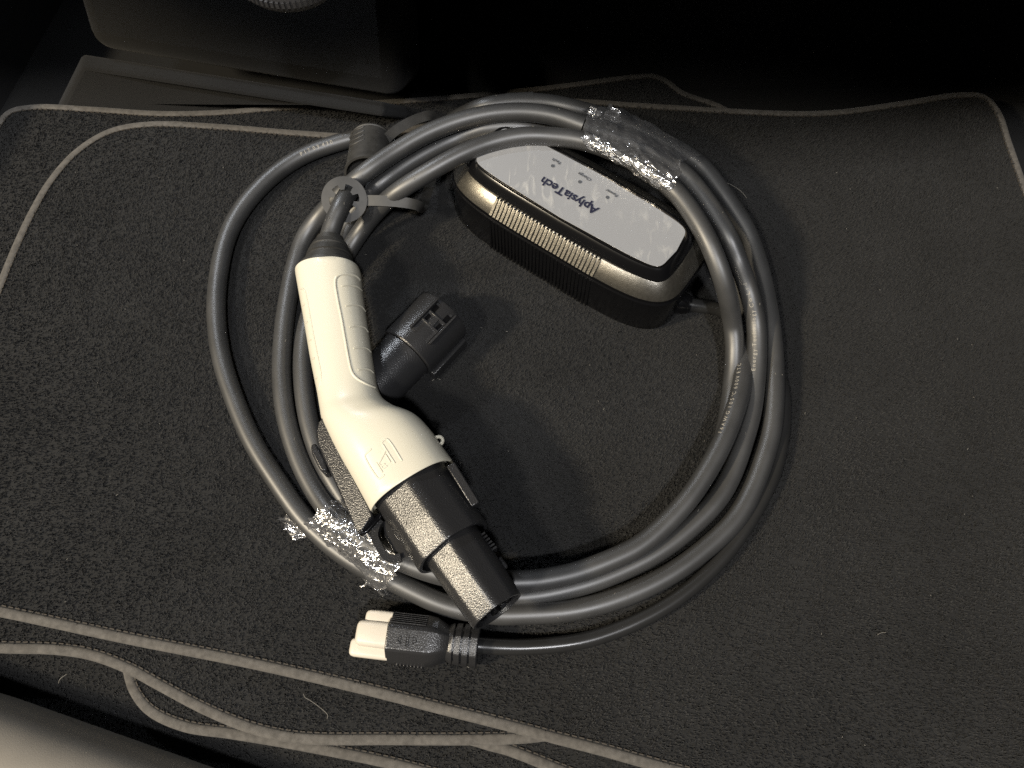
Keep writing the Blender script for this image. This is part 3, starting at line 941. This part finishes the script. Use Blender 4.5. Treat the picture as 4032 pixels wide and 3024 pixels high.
new_obj('latch_frame', V_, F_, M['black_plastic'], gun, angle=30)
tag(gun, 'white handled electric car charging gun with black nozzle lying across the cable', 'charging gun')

# ------------------------------------------------------------------ rubber dust cap on a tether ring
cap = empty('dust_cap', W(1457, 690, 0.002))
rc_c = W(1355, 785, 0.050)
cn = (CAM - rc_c).normalized()
cn = (cn + Vector((-0.10, 0.05, 0.0))).normalized()
e1 = Vector((1, 0, 0)); e1 = (e1 - cn * e1.dot(cn)).normalized(); e2 = cn.cross(e1)
RR = 0.0147
N = 96
outer, inner = [], []
for k in range(N):
    t = 2 * math.pi * k / N
    outer.append((RR * math.cos(t), RR * math.sin(t)))
    ph = (t / (2 * math.pi) * 6 + 0.15) % 1.0
    r = RR * (0.66 if ph < 0.55 else 0.42)
    inner.append((r * math.cos(t), r * math.sin(t)))
V_, F_ = [], []
for lay in (0.0008, -0.0008):
    for lst in (outer, inner):
        for x, y in lst:
            V_.append(rc_c + e1 * x + e2 * y + cn * (lay - 0.12 * math.hypot(x, y)))
for k in range(N):
    l = (k + 1) % N
    F_ += [(k, l, N + l, N + k), (2 * N + l, 2 * N + k, 3 * N + k, 3 * N + l), (l, k, 2 * N + k, 2 * N + l), (N + k, N + l, 3 * N + l, 3 * N + k)]
recalc(new_obj('retaining_ring', V_, F_, M['rubber'], cap, angle=40))
# strap: rectangular band
sp = smooth_path(catmull([W(*p) for p in [(1438, 789, .046), (1500, 790, .0465), (1570, 795, .0455), (1625, 803, .043), (1652, 812, .039), (1660, 818, .032), (1672, 790, .020), (1700, 700, .012), (1730, 580, .010), (1722, 490, .016), (1700, 455, .026), (1650, 465, .029), (1600, 488, .030), (1550, 520, .030), (1505, 565, .030), (1475, 600, .030)]], 8), 2)
Tn = np.gradient(sp, axis=0); Tn /= np.linalg.norm(Tn, axis=1)[:, None]
Vd = np.array(CAM) - sp; Vd /= np.linalg.norm(Vd, axis=1)[:, None]
Sd = np.cross(Vd, Tn); Sd /= np.linalg.norm(Sd, axis=1)[:, None]
for _ in range(6): Sd[1:-1] = (Sd[:-2] + 2 * Sd[1:-1] + Sd[2:]) / 4
Sd /= np.linalg.norm(Sd, axis=1)[:, None]
Ud = np.cross(Tn, Sd)
V_, F_ = loft_geo([[Vector(p + a * sd + b * ud) for a, b in ((-.0034, -.0009), (.0034, -.0009), (.0034, .0009), (-.0034, .0009))] for p, sd, ud in zip(sp, Sd, Ud)])
new_obj('tether_strap', V_, F_, M['rubber'], cap, angle=30)
ca = Vector((0.03, -0.96, 0.20)).normalized()
cc = W(1450, 690, 0.0285)
V_, F_ = revolve_geo(cc, ca, [(-.038, .0130), (-.037, .0152), (-.0355, .0156), (-.035, .0150), (-.002, .0160), (-.0018, .0165), (0, .0165), (0.0002, .0150), (-.010, .0145)], 48)
cup = recalc(new_obj('cap_cup', V_, F_, M['rubber'], cap, angle=30))
bm = bmesh.new(); bm.from_mesh(cup.data); ctree = BVHTree.FromBMesh(bm); bm.free()
for k in range(4):
    surf_tube('grip_bar', [(1379, 526 + 17 * k), (1405, 511 + 17 * k), (1432, 500 + 16 * k)], 0.0009, cup, M['rubber'], 0.0, 4, ctree)
tag(cap, 'black rubber dust cap tethered by a notched ring round the cable', 'dust cap')

# ------------------------------------------------------------------ black adapter lying on the mat
ad = empty('plug_adapter', W(1650, 1350, 0.0))
RA = 0.0195
p_near = W(1604, 1390, RA); p_far = W(1764, 1222, RA)      # rim middle, far end middle
axA = (p_far - p_near).normalized()
V_, F_ = revolve_geo(p_near, axA, [(0, RA * .80), (0, RA * .97), (0.0008, RA), (0.0345, RA * 1.0), (0.036, RA * .97), (0.036, RA * .82), (0.028, RA * .80)], 72)
abody = recalc(new_obj('adapter_body', V_, F_, M['dark_plastic'], ad, angle=30))
V_, F_ = revolve_geo(p_near, axA, [(-0.050, RA * .80), (-0.049, RA * .86), (-0.0005, RA * .89), (-0.0004, RA * .78), (0.001, RA * .78)], 72)
recalc(new_obj('adapter_barrel', V_, F_, M['dark_plastic'], ad, angle=30))
sA = axA.cross(UP).normalized()
if sA.x < 0: sA = -sA
# keel rail low on the right side
V_, F_ = box_geo(p_near + axA * 0.017 + sA * (RA * 0.97) - UP * (RA * .55), axA, sA, UP, 0.032, 0.005, 0.010)
bevel(recalc(new_obj('keel_rail', V_, F_, M['dark_plastic'], ad)), 0.0006)
# window with its clip, on top facing the camera
wn = (UP * 1.0 + sA * 0.30).normalized()      # outward normal at the window
ws = axA.cross(wn).normalized()
if ws.x < 0: ws = -ws
wc = p_near + axA * 0.0215 + wn * RA
def wbox(name, a, s, h, la, ls, lh, mat, parent, bev=0.0003):
    V_, F_ = box_geo(wc + axA * a + ws * s + wn * h, axA, ws, wn, la, ls, lh)
    o = recalc(new_obj(name, V_, F_, mat, parent))
    if bev: bevel(o, bev, 1)
    return o
win = wbox('window_floor', -0.0005, 0, -0.0010, 0.0245, 0.0130, 0.0010, M['dark_plastic'], ad)
wbox('window_rail', 0, -0.0078, 0.0004, 0.0250, 0.0016, 0.0034, M['dark_plastic'], win)
wbox('window_rail', 0, 0.0078, 0.0004, 0.0250, 0.0016, 0.0034, M['dark_plastic'], win)
wbox('window_recess', 0.0072, 0, -0.00045, 0.0050, 0.0130, 0.0003, M['gloss_black'], win, 0)
wbox('window_recess', -0.0002, -0.0043, -0.00045, 0.0045, 0.0028, 0.0003, M['gloss_black'], win, 0)
wbox('window_recess', -0.0002, 0.0043, -0.00045, 0.0045, 0.0028, 0.0003, M['gloss_black'], win, 0)
wbox('clip_bar', 0.0036, 0, 0.0002, 0.0014, 0.0135, 0.0016, M['dark_plastic'], win)
wbox('clip_bar', -0.0034, 0, 0.0002, 0.0016, 0.0135, 0.0018, M['dark_plastic'], win)
wbox('clip_stem', 0.0001, 0, 0.0002, 0.0060, 0.0040, 0.0015, M['dark_plastic'], win)
tag(ad, 'black cylindrical plug adapter with a recessed window lying beside the white handle', 'adapter')

# ------------------------------------------------------------------ wall plug
pl0 = W(1545, 2505, 0.0)
pex = (W(1860, 2540, 0.0) - pl0); pex.z = 0; pex.normalize()
pey = Vector((-pex.y, pex.x, 0))
plug = empty('wall_plug', pl0)
def plug_ring(x, sy=1.0, sz=1.0, zo=0.0):
    base = [(-.0125, .0008), (-.0150, .0035), (-.0150, .0095), (-.0125, .0150), (-.0090, .0215), (-.0075, .0225), (.0035, .0235), (.0055, .0225), (.0125, .0130), (.0130, .0110), (.0130, .0035), (.0105, .0008)]
    return [pl0 + pex * x + pey * (y * sy) + UP * (0.0115 + (z - 0.0115) * sz + zo) for y, z in base]
rings = [plug_ring(x, a, b) for x, a, b in [(0, .97, .97), (.0006, 1, 1), (.022, 1, 1), (.026, .95, .97), (.030, .80, .88), (.0345, .62, .72), (.036, .55, .6)]]
V_, F_ = loft_geo(rings)
pb = recalc(new_obj('plug_body', V_, F_, M['dark_plastic'], plug, angle=28))
bevel(pb, 0.0007, 2, 24)
rings = []
xs = 0.0325
for k, (dx, s) in enumerate([(0, .62), (.0008, .68), (.0030, .78), (.0042, .79), (.0042, .66), (.0054, .66), (.0054, .80), (.0085, .82), (.0085, .68), (.0099, .68), (.0099, .82), (.0130, .82), (.0130, .68), (.0142, .68), (.0142, .82), (.0178, .83), (.0184, .78)]):
    rings.append(plug_ring(xs + dx, s, s * .95))
V_, F_ = loft_geo(rings)
recalc(new_obj('strain_relief', V_, F_, M['dark_plastic'], plug, angle=28))
for k in range(8):
    V_, F_ = box_geo(pl0 + pex * (.0065 + .0020 * k) - pey * .0150 + UP * .0068, pex, pey, UP, .0011, .0016, .0070)
    bevel(recalc(new_obj('grip_rib', V_, F_, M['dark_plastic'], pb)), .0004)
for k in range(6):
    V_, F_ = box_geo(pl0 + pex * .011 + pey * (.0065 + .0011 * k) + UP * (.0219 - .00150 * k), pex, pey, UP, .020, .0006, .0012)
    new_obj('grip_rib', V_, F_, M['dark_plastic'], pb, smooth=False)
# moulded mark on the plug face
def pface(x, y): return pl0 + pex * x + pey * y + UP * 0.0231
for poly in ([(.0085, .000), (.0085, -.0045), (.0068, -.0028), (.0068, -.0017)], [(.0115, .001), (.0128, .001), (.0128, -.0055), (.0115, -.0055)], [(.0152, .000), (.0170, -.0018), (.0170, -.0028), (.0152, -.0045)]):
    P = [np.array(pface(x, y)) for x, y in poly]
    V_, F_ = tube_geo(P, 0.00028, 6, closed=True)
    new_obj('moulded_mark', V_, F_, M['dark_plastic'], pb)
V_, F_ = text_geo('Sk', 0.0045, lambda x, y: pl0 + pex * (.0262 - y * .9) + pey * (.0078 + x * .9) + UP * (.0195 - x * .9 * .8))
new_obj('moulded_mark', V_, F_, M['print_grey'], pb, smooth=False)
# three cream prong covers
for (y, z, r, L, zs) in ((.0068, .0122, .0056, .0145, 1.0), (-.0008, .0132, .0072, .0180, 1.05), (-.0086, .0098, .0052, .0210, 1.0)):
    rings = []
    c0 = pl0 + pey * y + UP * z
    for d, s in ((.001, 1.0), (-L * .3, 1.0), (-L + .0028, .97), (-L + .0012, .88), (-L + .0003, .70), (-L, .5)):
        ring = []
        for k in range(24):
            t = 2 * math.pi * k / 24
            cc_, ss_ = math.cos(t), math.sin(t)
            e = 4.5
            ring.append(c0 + pex * d + pey * (r * s * math.copysign(abs(cc_) ** (2 / e), cc_)) + UP * (r * s * zs * math.copysign(abs(ss_) ** (2 / e), ss_)))
        rings.append(ring)
    V_, F_ = loft_geo(rings)
    recalc(new_obj('prong_cover', V_, F_, M['cream_plastic'], plug, angle=50))
tag(plug, 'black three prong wall plug with cream prong covers near the mat edge', 'plug')

# ------------------------------------------------------------------ crumpled clear tape round the bundles
def tape_wrap(name, rings_px, mat_, seed, label, grow=0.0):
    """rings_px: list of (list of outline control points (u, v, z)) going round the bundle"""
    r_ = np.random.default_rng(seed)
    rings = []
    dense = []
    for ring in rings_px:
        P = [np.array(W(*p)) for p in ring]
        dense.append(np.array(catmull(P, 12, closed=True)))
    dense = np.array(dense)
    n = 34
    out = []
    for i in range(n + 1):
        t = i / n * (len(dense) - 1)
        a = min(int(t), len(dense) - 2); f = t - a
        out.append(dense[a] * (1 - f) + dense[a + 1] * f)
    out = np.array(out)
    amp = 0.0010
    if grow:
        c = out.mean(axis=1, keepdims=True)
        out = c + (out - c) * (1 + grow)
    nz = r_.normal(0, amp * 2.2, out.shape)
    for _ in range(2):      # soft dents rather than needle noise
        nz = (nz + np.roll(nz, 1, 1) + np.roll(nz, -1, 1)) / 3
        nz[1:-1] = (nz[:-2] + nz[1:-1] + nz[2:]) / 3
    out = out + nz + r_.normal(0, amp * 0.22, out.shape)
    m = out.shape[1]
    V_ = out.reshape(-1, 3)
    F_ = []
    for i in range(n):
        for k in range(m):
            l = (k + 1) % m
            q = (i * m + k, i * m + l, (i + 1) * m + l, (i + 1) * m + k)
            if r_.random() < .5: F_ += [(q[0], q[1], q[2]), (q[0], q[2], q[3])]
            else: F_ += [(q[0], q[1], q[3]), (q[1], q[2], q[3])]
    return V_, F_
def flap(px, seed, nu=6, nv=5, amp=0.0007):
    """crumpled four cornered flap; px corners (u,v,z)"""
    r_ = np.random.default_rng(seed)
    A, B, C_, Dd = [np.array(W(*p)) for p in px]
    V_ = []
    for i in range(nu + 1):
        for j in range(nv + 1):
            s, t = i / nu, j / nv
            p = (A * (1 - s) + B * s) * (1 - t) + (Dd * (1 - s) + C_ * s) * t
            V_.append(p + r_.normal(0, amp, 3))
    F_ = []
    for i in range(nu):
        for j in range(nv):
            a = i * (nv + 1) + j
            F_ += [(a, a + nv + 1, a + nv + 2), (a, a + nv + 2, a + 1)]
    return V_, F_

g1 = tape_wrap('tape', [
    [(2298, 500, 0.072), (2312, 440, 0.060), (2345, 425, 0.040), (2330, 470, 0.012), (2330, 560, 0.048), (2320, 590, 0.062), (2305, 560, 0.072)],
    [(2400, 540, 0.073), (2400, 470, 0.065), (2440, 425, 0.042), (2440, 500, 0.012), (2440, 610, 0.050), (2430, 640, 0.062), (2410, 600, 0.073)],
    [(2520, 600, 0.073), (2520, 520, 0.065), (2555, 480, 0.044), (2545, 560, 0.012), (2550, 680, 0.050), (2545, 715, 0.062), (2530, 660, 0.073)],
    [(2665, 700, 0.072), (2690, 635, 0.060), (2745, 610, 0.040), (2680, 650, 0.012), (2650, 740, 0.050), (2640, 775, 0.060), (2650, 740, 0.071)],
], M['film'], 3, '')
g2 = flap([(2380, 455, 0.060), (2398, 405, 0.062), (2445, 445, 0.060), (2420, 480, 0.060)], 5)
g3 = flap([(2310, 440, 0.060), (2330, 420, 0.065), (2370, 440, 0.062), (2340, 470, 0.062)], 6)
V_, F_ = join_geo([g1, g2, g3])
o = new_obj('clear_tape', V_, F_, M['film'], angle=180)
tag(o, 'crumpled clear plastic tape binding the cables above the control box', 'tape', 'clear tape bindings on the cable')

g1 = tape_wrap('tape', [
    [(1262, 2005, .024), (1300, 1975, .020), (1345, 1965, .010), (1300, 2030, .002), (1225, 2085, .002), (1200, 2085, .008), (1225, 2050, .018)],
    [(1330, 2100, .026), (1400, 2050, .024), (1440, 2050, .010), (1380, 2110, .001), (1300, 2170, .001), (1285, 2160, .008), (1300, 2130, .019)],
    [(1420, 2175, .028), (1490, 2125, .028), (1520, 2130, .010), (1460, 2190, .001), (1400, 2255, .001), (1385, 2240, .008), (1400, 2205, .020)],
    [(1560, 2240, .030), (1585, 2190, .030), (1600, 2195, .010), (1560, 2270, .001), (1520, 2342, .001), (1512, 2335, .008), (1535, 2290, .022)],
], M['film'], 8, '')
g2 = flap([(1212, 2080, .012), (1120, 2027, .010), (1098, 2042, .004), (1205, 2110, .004)], 9)
g3 = flap([(1215, 2095, .006), (1105, 2050, .006), (1148, 2128, .002), (1222, 2112, .003)], 10)
g4 = flap([(1452, 2282, .006), (1440, 2300, .004), (1412, 2308, .002), (1440, 2310, .003)], 11, 6, 3, .0003)
V_, F_ = join_geo([g1, g2, g3, g4])
o = new_obj('clear_tape', V_, F_, M['film'], angle=180)
tag(o, 'crumpled clear plastic tape with a loose flap, binding the cables under the gun lever', 'tape', 'clear tape bindings on the cable')

# ------------------------------------------------------------------ small zipped pouch poking in at the top
pc = W(1135, -92, 0.20)
pouch = empty('zipped_pouch', pc)
rings = []
for k in range(1, 12):
    a = math.pi * k / 12
    ring = []
    for j in range(28):
        t = 2 * math.pi * j / 28
        ring.append(pc + Vector((math.cos(t) * math.sin(a) * .024, math.sin(t) * math.sin(a) * .019, math.cos(a) * .012)))
    rings.append(ring)
V_, F_ = loft_geo(rings)
recalc(new_obj('pouch_body', V_, F_, M['pouch'], pouch))
parts = []
for j in range(60):
    t = 2 * math.pi * j / 60
    parts.append(box_geo(pc + Vector((math.cos(t) * .0245, math.sin(t) * .0195, .001)), (-math.sin(t), math.cos(t), 0), (math.cos(t), math.sin(t), 0), UP, .0014, .0016, .003))
V_, F_ = join_geo(parts)
z = new_obj('zip_teeth', V_, F_, M['pouch'], pouch, smooth=False); z['kind'] = 'stuff'
tag(pouch, 'grey zipped pouch edge against the dark seat back', 'pouch')

# ------------------------------------------------------------------ lint on the carpet
parts = []
for k in range(60):
    u, v = random.uniform(30, 4000), random.uniform(450, 2950)
    p = W(u, v, 0.0)
    if not inside(np.array([(q.x, q.y) for q in polyA]), np.array([[p.x, p.y]]))[0]: continue
    a = random.uniform(0, 6.28); L = random.choice([.0003, .0004, .0004, .0005, .0007])
    d = Vector((math.cos(a), math.sin(a), 0))
    parts.append(tube_geo([np.array(p - d * L + UP * .0017), np.array(p + UP * .0019 + Vector((-d.y, d.x, 0)) * L * .3), np.array(p + d * L + UP * .0017)], .00016, 5))
for px in ([(1195, 2732), (1200, 2745), (1225, 2760), (1265, 2790), (1290, 2815), (1288, 2830)], [(3455, 2500), (3468, 2492), (3488, 2490)], [(2840, 712), (2880, 728), (2920, 755), (2940, 780)], [(1700, 1500), (1720, 1490), (1735, 1495)], [(230, 2690), (240, 2670), (262, 2655)]):
    parts.append(tube_geo(smooth_path(catmull([W(u, v, .0015 if v < 2680 else zB + .002) for u, v in px], 5), 1), .00016, 5))
for p_ in strands.values():
    P_, T_, S_, U_ = frames(p_)
    for k in range(14):
        i = random.randrange(len(P_)); a = random.uniform(-.7, .7)
        q = P_[i] + (CR + .00015) * (math.sin(a) * S_[i] + math.cos(a) * U_[i])
        d = T_[i] * random.uniform(.0003, .0008) + S_[i] * random.uniform(-.0004, .0004)
        parts.append(tube_geo([q - d, q + U_[i] * .0001, q + d], .00013, 5))
V_, F_ = join_geo(parts)
o = new_obj('lint', V_, F_, M['lint'])
tag(o, 'pale specks and threads of lint scattered on the dark carpet mats', 'lint', kind='stuff')
